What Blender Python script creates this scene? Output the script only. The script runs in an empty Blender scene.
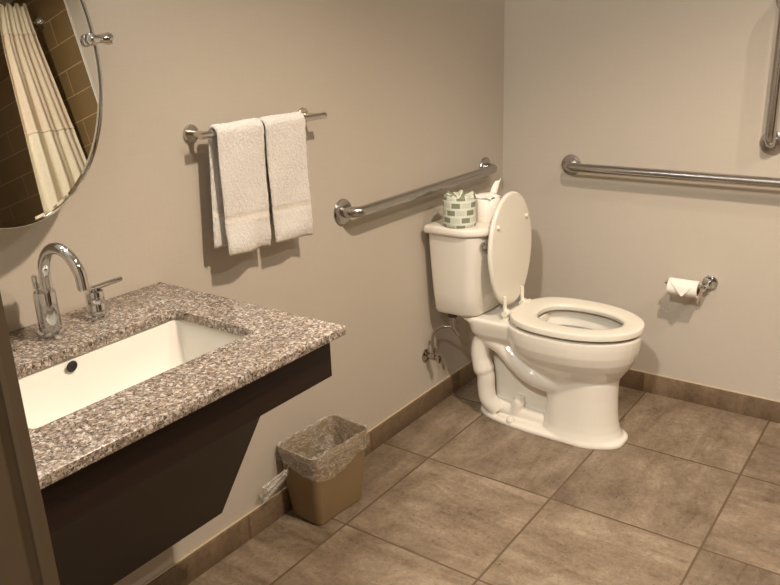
import bpy, bmesh, math, random
from mathutils import Vector, Matrix
random.seed(7)
sc = bpy.context.scene
COL = sc.collection
PI = math.pi

# ------------------------------------------------------------ camera
cam_data = bpy.data.cameras.new('camera')
cam_data.sensor_width = 36.0
cam_data.lens = 36.36
cam_data.clip_start = 0.02
cam = bpy.data.objects.new('camera', cam_data)
COL.objects.link(cam)
yaw, pitch, roll = -0.6359, 0.3263, -0.0365
F_ = Vector((math.sin(yaw)*math.cos(pitch), math.cos(yaw)*math.cos(pitch), -math.sin(pitch)))
rt = Vector((math.cos(yaw), -math.sin(yaw), 0)); up0 = rt.cross(F_)
R_ = math.cos(roll)*rt + math.sin(roll)*up0
U_ = -math.sin(roll)*rt + math.cos(roll)*up0
M = Matrix(((R_.x, U_.x, -F_.x, 1.5527), (R_.y, U_.y, -F_.y, -2.9275), (R_.z, U_.z, -F_.z, 1.4363), (0, 0, 0, 1)))
cam.matrix_world = M
sc.camera = cam

# ------------------------------------------------------------ world, exposure, lights
w = bpy.data.worlds.new('world'); sc.world = w
w.use_nodes = True
w.node_tree.nodes['Background'].inputs[0].default_value = (0.9, 0.85, 0.78, 1)
w.node_tree.nodes['Background'].inputs[1].default_value = 0.05
sc.view_settings.view_transform = 'Standard'
sc.view_settings.look = 'None'
sc.view_settings.gamma = 1.0
sc.view_settings.use_curve_mapping = False
sc.view_settings.exposure = 0.07

CEIL = 2.70
def lamp(name, loc, power, size, color=(1.0, 0.87, 0.73), spread=PI):
    d = bpy.data.lights.new(name, 'AREA'); d.shape = 'DISK'; d.size = size
    d.energy = power; d.color = color; d.spread = spread
    o = bpy.data.objects.new(name, d); o.location = loc; COL.objects.link(o)
    return o
L_MAIN = (1.56, -1.60)
L_SHOWER_FILL = (2.45, -1.05)
L_HALL_FILL = (1.22, -3.40)
sd = bpy.data.lights.new('downlight_or_fill_lamp', 'SPOT'); sd.energy = 190; sd.color = (1.0, 0.835, 0.67)
sd.spot_size = math.radians(120); sd.spot_blend = 0.55; sd.shadow_soft_size = 0.055
so = bpy.data.objects.new('downlight_or_fill_lamp', sd); so.location = (L_MAIN[0], L_MAIN[1], CEIL-0.04); COL.objects.link(so)
lamp('downlight_or_fill_lamp', (L_SHOWER_FILL[0], L_SHOWER_FILL[1], CEIL-0.035), 19, 0.13, (1.0, 0.92, 0.81))  # added fill, an unseen lamp that brightens the shower curtain
lamp('downlight_or_fill_lamp', (L_HALL_FILL[0], L_HALL_FILL[1], CEIL-0.035), 92, 0.16, (1.0, 0.95, 0.87))  # added fill through the doorway, brightens the back wall

# ------------------------------------------------------------ material helpers
def s2l(c):
    c /= 255.0
    return c/12.92 if c <= 0.04045 else ((c+0.055)/1.055)**2.4
def rgb(r, g, b): return (s2l(r), s2l(g), s2l(b), 1.0)

class NT:
    def __init__(self, name):
        self.m = bpy.data.materials.new(name); self.m.use_nodes = True
        self.t = self.m.node_tree
        self.b = self.t.nodes['Principled BSDF']
    def n(self, kind, **kw):
        x = self.t.nodes.new('ShaderNode'+kind)
        for k, v in kw.items(): setattr(x, k, v)
        return x
    def l(self, a, b): self.t.links.new(a, b)
    def put(self, sock, v):
        if hasattr(v, 'links'): self.l(v, sock)
        else: sock.default_value = v
    def math(self, op, a, b=0.0, c=None):
        x = self.n('Math', operation=op)
        self.put(x.inputs[0], a); self.put(x.inputs[1], b)
        if c is not None: self.put(x.inputs[2], c)
        return x.outputs[0]
    def pos(self): return self.n('NewGeometry').outputs['Position']
    def obj(self): return self.n('TexCoord').outputs['Object']
    def sep(self, v):
        x = self.n('SeparateXYZ'); self.l(v, x.inputs[0]); return x.outputs
    def comb(self, a, b, c):
        x = self.n('CombineXYZ')
        for i, v in enumerate((a, b, c)): self.put(x.inputs[i], v)
        return x.outputs[0]
    def mapping(self, v, scale=(1, 1, 1), loc=(0, 0, 0), rot=(0, 0, 0)):
        x = self.n('Mapping'); self.l(v, x.inputs[0])
        x.inputs['Scale'].default_value = scale; x.inputs['Location'].default_value = loc
        x.inputs['Rotation'].default_value = rot
        return x.outputs[0]
    def noise(self, v, scale, detail=4, rough=0.55, dist=0.0):
        x = self.n('TexNoise'); self.l(v, x.inputs['Vector'])
        x.inputs['Scale'].default_value = scale; x.inputs['Detail'].default_value = detail
        x.inputs['Roughness'].default_value = rough; x.inputs['Distortion'].default_value = dist
        return x.outputs[0]
    def ramp(self, f, stops, mode='LINEAR'):
        x = self.n('ValToRGB'); self.l(f, x.inputs[0]); e = x.color_ramp
        e.interpolation = mode
        while len(e.elements) < len(stops): e.elements.new(0.5)
        for el, (p, c) in zip(e.elements, stops):
            el.position = p; el.color = c if len(c) == 4 else (*c, 1)
        return x.outputs[0]
    def mix(self, f, a, b, blend='MIX'):
        x = self.n('MixRGB', blend_type=blend)
        self.put(x.inputs[0], f); self.put(x.inputs[1], a); self.put(x.inputs[2], b)
        return x.outputs[0]
    def bump(self, h, strength=0.2, dist=0.002):
        x = self.n('Bump'); x.inputs['Strength'].default_value = strength
        x.inputs['Distance'].default_value = dist
        self.l(h, x.inputs['Height']); self.l(x.outputs[0], self.b.inputs['Normal'])
    def set(self, **kw):
        for k, v in kw.items(): self.put(self.b.inputs[k.replace('_', ' ')], v)
        return self

MATS = {}
def plain(name, col, rough=0.5, metal=0.0, vary=0.0, scale=30, **kw):
    t = NT(name)
    if vary:
        f = t.noise(t.pos(), scale, 3)
        a = tuple(max(0, c*(1-vary)) for c in col[:3])+(1,); b = tuple(min(1, c*(1+vary)) for c in col[:3])+(1,)
        t.set(Base_Color=t.ramp(f, [(0.3, a), (0.7, b)]))
    else: t.set(Base_Color=col)
    t.set(Roughness=rough, Metallic=metal, **kw)
    MATS[name] = t.m
    return t

# wall covering: matte vinyl with a fine vertical weave
def wall_mat(name, col):
    t = NT(name); p = t.pos()
    f = t.noise(t.mapping(p, (260, 260, 14)), 1.0, 2)
    g = t.noise(t.mapping(p, (12, 12, 240)), 1.0, 2)
    h = t.math('ADD', f, g)
    a = tuple(c*0.97 for c in col[:3])+(1,); b = tuple(min(1, c*1.03) for c in col[:3])+(1,)
    t.set(Base_Color=t.ramp(t.math('MULTIPLY', h, 0.5), [(0.3, a), (0.7, b)]), Roughness=0.62)
    t.b.inputs['Specular IOR Level'].default_value = 0.3
    t.bump(h, 0.12, 0.0008)
    return t.m
M_WALL = wall_mat('beige_wall_vinyl', rgb(192, 182, 168))
M_HALL = plain('dark_hall_wood', rgb(84, 62, 42), 0.5, vary=0.08, scale=5).m  # unseen hall end, made dark so the chrome gets dark reflections
M_CEIL = plain('ceiling_paint', rgb(228, 222, 212), 0.8, vary=0.03).m

# floor tile
TX, TY, TW = 0.2039, -0.4487, 0.4610
def stone(t, vec, rnd):
    sw = t.sep(vec)
    x, y, z = sw[0], sw[1], sw[2]
    pick = t.math('GREATER_THAN', rnd, 0.5)
    inv = t.math('SUBTRACT', 1.0, pick)
    a = t.math('ADD', t.math('MULTIPLY', x, pick), t.math('MULTIPLY', y, inv))
    b = t.math('ADD', t.math('MULTIPLY', y, pick), t.math('MULTIPLY', x, inv))
    off = t.math('MULTIPLY', rnd, 37.0)
    v = t.comb(t.math('ADD', t.math('MULTIPLY', a, 2.0), off), t.math('MULTIPLY', b, 9.0), t.math('ADD', z, off))
    n1 = t.noise(v, 1.0, 8, 0.66, 0.9)
    v2 = t.comb(t.math('ADD', a, off), b, z)
    n2 = t.noise(v2, 6.0, 9, 0.72, 0.5)
    n3 = t.noise(v2, 60, 6, 0.8)
    pit = t.noise(t.comb(t.math('MULTIPLY', a, 0.6), b, z), 130, 2, 0.5)
    pitm = t.math('MULTIPLY', t.math('LESS_THAN', pit, 0.345), 0.075)
    f = t.math('ADD', t.math('ADD', t.math('MULTIPLY', n1, 0.36), t.math('MULTIPLY', n2, 0.38)), t.math('MULTIPLY', n3, 0.26))
    return t.math('SUBTRACT', f, pitm)
t = NT('brown_stone_floor_tile'); p = t.pos(); xs = t.sep(p)
u = t.math('DIVIDE', t.math('SUBTRACT', xs[0], TX), TW); v = t.math('DIVIDE', t.math('SUBTRACT', xs[1], TY), TW)
fu = t.math('FRACT', t.math('ADD', u, 20.0)); fv = t.math('FRACT', t.math('ADD', v, 20.0))
iu = t.math('FLOOR', t.math('ADD', u, 20.0)); iv = t.math('FLOOR', t.math('ADD', v, 20.0))
wn = t.n('TexWhiteNoise', noise_dimensions='2D'); t.l(t.comb(iu, iv, 0.0), wn.inputs['Vector'])
rnd = wn.outputs['Value']
f = stone(t, p, rnd)
colr = t.ramp(f, [(0.38, rgb(84, 69, 53)), (0.46, rgb(118, 101, 82)), (0.53, rgb(137, 120, 100)), (0.62, rgb(164, 147, 126))])
colr = t.mix(1.0, colr, t.ramp(rnd, [(0.0, (0.90, 0.90, 0.90, 1)), (1.0, (1.04, 1.03, 1.02, 1))]), 'MULTIPLY')
du = t.math('MINIMUM', fu, t.math('SUBTRACT', 1.0, fu)); dv = t.math('MINIMUM', fv, t.math('SUBTRACT', 1.0, fv))
dd = t.math('MINIMUM', du, dv)
gm = t.math('LESS_THAN', dd, 0.0078)
t.set(Base_Color=t.mix(gm, colr, rgb(98, 79, 58)), Roughness=t.math('ADD', t.math('MULTIPLY', gm, 0.4), t.math('ADD', 0.36, t.math('MULTIPLY', f, 0.2))))
edge = t.math('MINIMUM', t.math('DIVIDE', dd, 0.007), 1.0)
t.bump(t.math('ADD', edge, t.math('MULTIPLY', f, 0.25)), 0.35, 0.002)
M_FLOOR = t.m

def base_mat(name, axis):
    t = NT(name); p = t.pos(); xs = t.sep(p)
    c = xs[axis]
    u = t.math('ADD', t.math('DIVIDE', t.math('SUBTRACT', c, {1: -1.5835, 0: 0.05}[axis]), {1: 0.6005, 0: 0.60}[axis]), 20.0)
    fu = t.math('FRACT', u)
    wn = t.n('TexWhiteNoise', noise_dimensions='1D'); t.l(t.math('FLOOR', u), wn.inputs['W'])
    f = stone(t, p, wn.outputs['Value'])
    colr = t.ramp(f, [(0.36, rgb(86, 69, 51)), (0.5, rgb(118, 98, 76)), (0.64, rgb(146, 125, 100))])
    du = t.math('MINIMUM', fu, t.math('SUBTRACT', 1.0, fu))
    gm = t.math('LESS_THAN', du, 0.006)
    t.set(Base_Color=t.mix(gm, colr, rgb(100, 78, 55)), Roughness=0.5)
    t.bump(f, 0.15, 0.002)
    return t.m
M_BASE_Y = base_mat('baseboard_tile_left', 1)
M_BASE_X = base_mat('baseboard_tile_back', 0)
M_CAULK = plain('pale_caulk', rgb(196, 178, 150), 0.6, vary=0.05).m

# shower wall tile: 12 x 6 inch brown tiles with pale joints
t = NT('brown_shower_tile'); p = t.pos(); xs = t.sep(p)
br = t.n('TexBrick'); br.offset = 0.5
t.l(t.comb(t.math('ADD', xs[0], xs[1]), xs[2], 0.0), br.inputs['Vector'])
br.inputs['Color1'].default_value = rgb(126, 103, 68); br.inputs['Color2'].default_value = rgb(119, 97, 63)
br.inputs['Mortar'].default_value = rgb(176, 150, 112); br.inputs['Scale'].default_value = 1.0
br.inputs['Mortar Size'].default_value = 0.0028; br.inputs['Brick Width'].default_value = 0.61
br.inputs['Row Height'].default_value = 0.1545; br.inputs['Mortar Smooth'].default_value = 0.1
br.inputs['Vector'].links[0].from_node  # keep
t.set(Base_Color=br.outputs['Color'], Roughness=0.3)
M_STILE = t.m

# granite
t = NT('speckled_granite'); p = t.pos()
wob = t.mix(0.012, p, t.n('TexNoise').outputs['Color'])
def vor(scale, vec):
    x = t.n('TexVoronoi'); t.l(vec, x.inputs['Vector']); x.inputs['Scale'].default_value = scale
    return x
nd = t.n('TexNoise'); t.l(p, nd.inputs['Vector']); nd.inputs['Scale'].default_value = 170; nd.inputs['Detail'].default_value = 3
vm = t.n('VectorMath', operation='MULTIPLY_ADD'); t.l(nd.outputs['Color'], vm.inputs[0])
vm.inputs[1].default_value = (0.010, 0.010, 0.010); t.l(p, vm.inputs[2])
v1 = vor(205, vm.outputs[0]); c1 = t.sep(v1.outputs['Color'])[0]
cA = t.ramp(c1, [(0.0, rgb(52, 44, 40)), (0.13, rgb(112, 98, 90)), (0.34, rgb(150, 134, 118)), (0.52, rgb(178, 164, 148)), (0.68, rgb(222, 216, 206)), (0.82, rgb(150, 126, 106)), (0.92, rgb(96, 86, 80))], 'CONSTANT')
v2 = vor(420, vm.outputs[0]); c2 = t.sep(v2.outputs['Color'])[1]
cB = t.ramp(c2, [(0.0, rgb(36, 31, 29)), (0.13, rgb(122, 108, 98)), (0.48, rgb(206, 199, 190)), (0.74, rgb(146, 128, 114))], 'CONSTANT')
cG = t.mix(0.42, cA, cB)
big = t.noise(p, 26, 3)
cG = t.mix(1.0, cG, t.ramp(big, [(0.35, (0.86, 0.85, 0.84, 1)), (0.65, (1.05, 1.04, 1.02, 1))]), 'MULTIPLY')
t.set(Base_Color=cG, Roughness=0.22)
M_GRANITE = t.m

# espresso wood
t = NT('espresso_wood'); p = t.pos()
f = t.noise(t.mapping(p, (90, 3, 90)), 1.0, 5, 0.6, 0.5)
t.set(Base_Color=t.ramp(f, [(0.3, rgb(26, 14, 9)), (0.7, rgb(40, 22, 14))]), Roughness=0.5)
t.b.inputs['Specular IOR Level'].default_value = 0.3
M_WOOD = t.m
M_PANEL = plain('dark_brown_laminate', rgb(52, 42, 32), 0.55, vary=0.04).m

M_CHROME = plain('chrome', (0.66, 0.67, 0.68, 1), 0.05, 1.0).m
# brushed stainless
t = NT('brushed_stainless'); o = t.pos()
f = t.noise(t.mapping(o, (600, 600, 600)), 1.0, 2)
t.set(Base_Color=(0.47, 0.45, 0.43, 1), Metallic=1.0, Roughness=t.math('ADD', 0.17, t.math('MULTIPLY', f, 0.16)))
M_STEEL = t.m
M_NICKEL = plain('satin_nickel', (0.62, 0.59, 0.55, 1), 0.2, 1.0, vary=0.03, scale=200).m
M_FITTING = plain('dark_reflect_chrome', (0.44, 0.41, 0.37, 1), 0.13, 1.0, vary=0.05, scale=200).m  # chrome darkened, its dark reflections put into the colour
M_MIRROR = plain('mirror_silver', (0.86, 0.87, 0.85, 1), 0.0, 1.0).m
M_PORC = plain('white_porcelain', rgb(226, 219, 206), 0.06, vary=0.012, scale=6, Coat_Weight=0.4).m
M_BASIN = plain('basin_porcelain', rgb(238, 234, 224), 0.1, vary=0.01, scale=6).m
M_SEAT = plain('white_seat_plastic', rgb(224, 217, 202), 0.22, vary=0.012, scale=8).m
M_WATER = plain('bowl_water', (0.70, 0.72, 0.72, 1), 0.02, Transmission_Weight=0.9, IOR=1.33).m
M_BLACK = plain('black_rubber_and_hole', rgb(28, 25, 23), 0.6, vary=0.1).m  # rubber nut, and the painted dark of the overflow hole
M_FRAME = plain('brown_frame_paint', rgb(68, 55, 39), 0.45, vary=0.03).m
M_BIN = plain('tan_plastic', rgb(136, 114, 82), 0.40, vary=0.04, scale=14).m
M_WHITE = plain('white_enamel', rgb(232, 228, 220), 0.4, vary=0.02).m
M_PAPER = plain('white_tissue_paper', rgb(240, 234, 224), 0.9, vary=0.03, scale=120).m
M_CORE = plain('cardboard_core', rgb(120, 92, 62), 0.85, vary=0.06).m
t = NT('frosted_lit_glass'); t.set(Base_Color=(1, 0.97, 0.93, 1), Emission_Color=(0.92, 0.98, 1, 1), Emission_Strength=33.0); M_TUBE = t.m
t = NT('lamp_lens'); t.set(Base_Color=(1, 0.95, 0.88, 1), Emission_Color=(1, 0.89, 0.765, 1), Emission_Strength=6.0); M_LENS = t.m

# terry
t = NT('white_terry'); p = t.obj()
f = t.noise(p, 330, 3, 0.75); g = t.noise(p, 170, 4, 0.7)
h = t.math('ADD', t.math('MULTIPLY', f, 0.5), t.math('MULTIPLY', g, 0.8))
t.set(Base_Color=t.ramp(f, [(0.32, rgb(226, 219, 209)), (0.55, rgb(249, 245, 238)), (0.75, rgb(252, 248, 242))]), Roughness=0.95, Sheen_Weight=0.25)
t.b.inputs['Specular IOR Level'].default_value = 0.1
t.bump(h, 0.9, 0.007); M_TERRY = t.m
t = NT('towel_dobby_weave'); p = t.obj()
f = t.noise(t.mapping(p, (60, 60, 700)), 1.0, 2)
t.set(Base_Color=t.ramp(f, [(0.3, rgb(214, 205, 193)), (0.7, rgb(234, 227, 216))]), Roughness=0.85)
t.bump(f, 0.4, 0.0015); M_DOBBY = t.m

# curtain cloth
t = NT('cream_curtain_cloth')
p = t.pos(); z = t.sep(p)[2]
f = t.noise(t.mapping(p, (300, 300, 40)), 1.0, 2)
sheer = t.math('MULTIPLY', t.math('GREATER_THAN', z, 1.825), t.math('LESS_THAN', z, 2.41))   # lighter weave of the middle panel
ca = t.ramp(f, [(0.3, rgb(232, 220, 192)), (0.7, rgb(246, 236, 212))])
cb = t.ramp(f, [(0.3, rgb(226, 208, 182)), (0.7, rgb(240, 224, 200))])
t.set(Base_Color=t.mix(sheer, ca, cb), Roughness=0.85)
t.bump(f, 0.2, 0.001); M_CURT = t.m

# clear liner plastic
t = NT('clear_liner_plastic')
p = t.pos(); f = t.noise(t.mapping(p, (22, 22, 62)), 1.0, 3, 0.55, 1.6)
rg = t.math('SUBTRACT', 1.0, t.math('MULTIPLY', t.math('ABSOLUTE', t.math('SUBTRACT', f, 0.5)), 17.0))
al = t.math('ADD', 0.08, t.math('MULTIPLY', t.math('MAXIMUM', rg, 0.0), 0.42))  # pale ridges paint the crease highlights into the film
t.set(Base_Color=rgb(226, 220, 210), Roughness=0.12, Alpha=al)
t.bump(f, 0.9, 0.004); M_LINER = t.m

# bunched liner plastic
t = NT('bunched_liner_plastic')
p = t.pos(); f = t.noise(t.mapping(p, (22, 22, 62)), 1.0, 3, 0.55, 1.6)
rg = t.math('SUBTRACT', 1.0, t.math('MULTIPLY', t.math('ABSOLUTE', t.math('SUBTRACT', f, 0.5)), 22.0))
al = t.math('ADD', 0.30, t.math('MULTIPLY', t.math('MAXIMUM', rg, 0.0), 0.50))  # denser stacked film, its ridges again painted crease highlights
t.set(Base_Color=rgb(226, 220, 210), Roughness=0.12, Alpha=al)
t.bump(f, 0.9, 0.004); M_TAIL = t.m

# wrapped roll paper: staggered green blocks
t = NT('green_block_wrapper'); o = t.sep(t.obj())
ang = t.math('ADD', t.math('MULTIPLY', t.math('ARCTAN2', o[1], o[0]), 10/(2*PI)), 20.0)
row = t.math('DIVIDE', t.math('ADD', o[2], 0.0120), 0.0262); ri = t.math('FLOOR', row); fr = t.math('FRACT', row)
uu = t.math('ADD', ang, t.math('MULTIPLY', ri, 0.5)); fc = t.math('FRACT', uu); ci = t.math('FLOOR', uu)
par = t.math('GREATER_THAN', t.math('FRACT', t.math('MULTIPLY', t.math('ADD', ci, ri), 0.5)), 0.25)
inb = t.math('MULTIPLY', t.math('LESS_THAN', t.math('ABSOLUTE', t.math('SUBTRACT', fc, 0.5)), 0.43), t.math('LESS_THAN', t.math('ABSOLUTE', t.math('SUBTRACT', fr, 0.5)), 0.34))
blk = t.mix(par, rgb(128, 132, 108), rgb(198, 202, 182))
t.set(Base_Color=t.mix(inb, rgb(216, 218, 204), blk), Roughness=0.6)
t.bump(t.noise(t.obj(), 90, 3), 0.4, 0.003)
M_WRAP = t.m

# ------------------------------------------------------------ mesh helpers
def mesh_obj(name, verts, faces, mat, parent=None, smooth=False, mats=None, fmat=None):
    me = bpy.data.meshes.new(name)
    me.from_pydata([tuple(v) for v in verts], [], faces)
    bm = bmesh.new(); bm.from_mesh(me)
    bmesh.ops.recalc_face_normals(bm, faces=bm.faces)
    bm.to_mesh(me); bm.free()
    for m in (mats or [mat]): me.materials.append(m)
    if fmat:
        for pl, i in zip(me.polygons, fmat): pl.material_index = i
    if smooth:
        for pl in me.polygons: pl.use_smooth = True
    o = bpy.data.objects.new(name, me); COL.objects.link(o)
    if parent: o.parent = parent; o.matrix_parent_inverse = parent_inv(parent)
    return o
def parent_inv(p):
    m = Matrix.Translation(p.location) @ p.rotation_euler.to_matrix().to_4x4()
    q = p.parent
    if q: m = (Matrix.Translation(q.location) @ q.rotation_euler.to_matrix().to_4x4()) @ q_inv(p) @ m
    return m.inverted()
def q_inv(p): return p.matrix_parent_inverse
def thing(name, label, cat, loc=(0, 0, 0), group=None):
    o = bpy.data.objects.new(name, None); COL.objects.link(o)
    o.location = loc; o.empty_display_size = 0.1
    o['label'] = label; o['category'] = cat
    if group: o['group'] = group
    return o
def tag(o, label, cat, group=None):
    o['label'] = label; o['category'] = cat
    if group: o['group'] = group
    return o
def struct(o): o['kind'] = 'structure'; return o

def bake(o):
    dg = bpy.context.evaluated_depsgraph_get(); dg.update()
    me = bpy.data.meshes.new_from_object(o.evaluated_get(dg))
    o.modifiers.clear(); old = o.data; o.data = me
    bpy.data.meshes.remove(old)
    return o
def autosmooth(o, deg=35):
    me = o.data
    for p in me.polygons: p.use_smooth = True
    bm = bmesh.new(); bm.from_mesh(me)
    for e in bm.edges:
        if len(e.link_faces) == 2: e.smooth = e.calc_face_angle(0) < math.radians(deg)
    bm.to_mesh(me); bm.free()
    return o

def box(name, lo, hi, mat, parent=None, bev=0.0, seg=2):
    x0, y0, z0 = lo; x1, y1, z1 = hi
    bm = bmesh.new()
    vs = [bm.verts.new(v) for v in ((x0,y0,z0),(x1,y0,z0),(x1,y1,z0),(x0,y1,z0),(x0,y0,z1),(x1,y0,z1),(x1,y1,z1),(x0,y1,z1))]
    for f in ((0,3,2,1),(4,5,6,7),(0,1,5,4),(1,2,6,5),(2,3,7,6),(3,0,4,7)): bm.faces.new([vs[i] for i in f])
    if bev: bmesh.ops.bevel(bm, geom=bm.edges[:], offset=bev, segments=seg, profile=0.5, affect='EDGES')
    bmesh.ops.recalc_face_normals(bm, faces=bm.faces)
    me = bpy.data.meshes.new(name); bm.to_mesh(me); bm.free()
    me.materials.append(mat)
    o = bpy.data.objects.new(name, me); COL.objects.link(o)
    if parent: o.parent = parent; o.matrix_parent_inverse = parent_inv(parent)
    if bev: autosmooth(o)
    return o

def prism(name, pts, axis, a, b, mat, parent=None, bev=0.0):
    """polygon pts in the two other axes extruded along axis from a to b"""
    def mk(p, h):
        if axis == 1: return (p[0], h, p[1])
        if axis == 0: return (h, p[0], p[1])
        return (p[0], p[1], h)
    n = len(pts)
    V = [mk(p, a) for p in pts] + [mk(p, b) for p in pts]
    Fs = [list(range(n)), list(range(2*n-1, n-1, -1))] + [[i, (i+1) % n, n+(i+1) % n, n+i] for i in range(n)]
    return mesh_obj(name, V, Fs, mat, parent)

def loft_data(secs, cap0=True, cap1=True):
    n = len(secs[0]); V = [p for s in secs for p in s]; Fs = []
    for k in range(len(secs)-1):
        for i in range(n):
            j = (i+1) % n
            Fs.append([k*n+i, k*n+j, (k+1)*n+j, (k+1)*n+i])
    if cap0: Fs.append(list(range(n))[::-1])
    if cap1: Fs.append([(len(secs)-1)*n+i for i in range(n)])
    return V, Fs
def loft(name, secs, mat, parent=None, cap0=True, cap1=True, deg=40):
    V, Fs = loft_data(secs, cap0, cap1)
    return autosmooth(mesh_obj(name, V, Fs, mat, parent, True), deg)

def catmull(P, n=8):
    P = [Vector(p) for p in P]; out = []
    Q = [P[0]*2-P[1]] + P + [P[-1]*2-P[-2]]
    for i in range(1, len(Q)-2):
        for k in range(n):
            t = k/n
            a, b, c, d = Q[i-1], Q[i], Q[i+1], Q[i+2]
            out.append(0.5*((2*b)+(c-a)*t+(2*a-5*b+4*c-d)*t*t+(3*b-a-3*c+d)*t**3))
    out.append(P[-1]); return out
def tube_data(path, rad, seg=20):
    path = [Vector(p) for p in path]; n = len(path)
    R = rad if isinstance(rad, (list, tuple)) else [rad]*n
    T = []
    for i in range(n):
        d = path[min(i+1, n-1)]-path[max(i-1, 0)]
        T.append(d.normalized())
    a = Vector((0, 0, 1)) if abs(T[0].z) < 0.9 else Vector((1, 0, 0))
    nrm = (a - T[0]*a.dot(T[0])).normalized(); secs = []
    for i in range(n):
        nrm = (nrm - T[i]*nrm.dot(T[i])).normalized(); b = T[i].cross(nrm)
        secs.append([path[i]+R[i]*(math.cos(2*PI*k/seg)*nrm+math.sin(2*PI*k/seg)*b) for k in range(seg)])
    return loft_data(secs)
def tube(name, path, rad, mat, parent=None, seg=20):
    V, Fs = tube_data(path, rad, seg)
    return autosmooth(mesh_obj(name, V, Fs, mat, parent, True), 50)
def lathe_data(prof, org, axis, seg=40):
    ax = Vector(axis).normalized(); a = Vector((0, 0, 1)) if abs(ax.z) < 0.9 else Vector((1, 0, 0))
    u = (a-ax*a.dot(ax)).normalized(); v = ax.cross(u); org = Vector(org)
    secs = [[org+ax*h+max(r, 1e-5)*(math.cos(2*PI*k/seg)*u+math.sin(2*PI*k/seg)*v) for k in range(seg)] for r, h in prof]
    return loft_data(secs)
def lathe(name, prof, org, axis, mat, parent=None, seg=40, deg=35):
    V, Fs = lathe_data(prof, org, axis, seg)
    return autosmooth(mesh_obj(name, V, Fs, mat, parent, True), deg)
def join_data(*ds):
    V, Fs = [], []
    for v, f in ds:
        o = len(V); V += list(v); Fs += [[i+o for i in q] for q in f]
    return V, Fs
def rrect(cx, cy, w, l, r, n=6):
    out = []
    for sx, sy, a0 in ((1, 1, 0), (-1, 1, 90), (-1, -1, 180), (1, -1, 270)):
        for k in range(n+1):
            a = math.radians(a0+90*k/n)
            out.append((cx+sx*(w/2-r)+r*math.cos(a), cy+sy*(l/2-r)+r*math.sin(a)))
    return out

# ------------------------------------------------------------ room shell
XR = 4.70; YF = -2.60; YH = -4.60
struct(box('floor', (-0.12, YH-0.12, -0.10), (XR+0.12, 0.12, 0.0), M_FLOOR))
struct(box('ceiling', (-0.12, YH-0.12, CEIL), (XR+0.12, 0.12, CEIL+0.1), M_CEIL))
struct(box('wall_left', (-0.12, YH-0.12, 0), (0, 0.12, CEIL), M_WALL))
struct(box('wall_back', (0, 0, 0), (XR, 0.12, CEIL), M_WALL))
struct(box('wall_right', (XR, YH-0.12, 0), (XR+0.12, 0.12, CEIL), M_WALL))
JX0, JX1, JZ = 0.886, 1.83, 2.64  # opening raised near the ceiling to let the added hall fill in
def plane_wall():
    V, Fs = [], []
    def bx(lo, hi):
        o = len(V); x0, y0, z0 = lo; x1, y1, z1 = hi
        V.extend([(x0,y0,z0),(x1,y0,z0),(x1,y1,z0),(x0,y1,z0),(x0,y0,z1),(x1,y0,z1),(x1,y1,z1),(x0,y1,z1)])
        Fs.extend([[o+i for i in f] for f in ((0,3,2,1),(4,5,6,7),(0,1,5,4),(1,2,6,5),(2,3,7,6),(3,0,4,7))])
    bx((0, YF-0.12, 0), (JX0-0.03, YF-0.006, CEIL)); bx((JX1+0.03, YF-0.12, 0), (XR, YF-0.006, CEIL)); bx((JX0-0.03, YF-0.12, JZ+0.03), (JX1+0.03, YF-0.006, CEIL))
    return mesh_obj('wall_front', V, Fs, M_WALL)
struct(plane_wall())
struct(box('wall_hall', (0, YH-0.12, 0), (XR, YH, CEIL), M_HALL))
struct(box('wall_shower', (3.2, -1.66, 0), (XR, -1.55, CEIL), M_STILE))
# door frame: folded steel profile with a step, swept round the opening
def frame_profile():
    # (offset into opening, y)
    return [(-0.045, YF), (0.0, YF), (0.0, YF-0.011), (-0.004, YF-0.014), (-0.004, YF-0.024), (0.001, YF-0.028), (0.001, YF-0.062), (-0.014, YF-0.064), (-0.014, YF-0.125), (-0.045, YF-0.125)]
def door_frame():
    pr = frame_profile(); secs = []
    for (kx, kz, x, z) in ((1, 0, JX0, 0.0), (1, -1, JX0, JZ), (-1, -1, JX1, JZ), (-1, 0, JX1, 0.0)):
        secs.append([(x+kx*o, y, z+kz*o if kz else 0.0) for o, y in pr])
    V, Fs = loft_data(secs, True, True)
    return mesh_obj('door_1', V, Fs, M_FRAME)
struct(door_frame())

BH, TB = 0.0795, 0.0115
struct(box('baseboard_left', (0, YF, 0), (TB, -TB, BH), M_BASE_Y, bev=0.001))
struct(box('baseboard_back', (TB, -TB, 0), (2.84, 0, BH), M_BASE_X, bev=0.001))
struct(box('trim_1', (0, YF, BH), (0.0075, -0.0075, BH+0.005), M_CAULK, bev=0.002))
struct(box('trim_2', (0.0075, -0.006, BH), (2.84, 0, BH+0.0035), M_CAULK, bev=0.001))
# tiled shower surround on the back wall with a pale metal edge
struct(box('wall_tile_back', (2.853, -0.009, 0), (XR, 0, CEIL), M_STILE))
struct(box('trim_3', (2.843, -0.011, 0), (2.853, 0, CEIL), M_WHITE))
struct(box('wall_tile_right', (XR-0.009, -1.55, 0), (XR, -0.009, CEIL), M_STILE))

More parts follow.
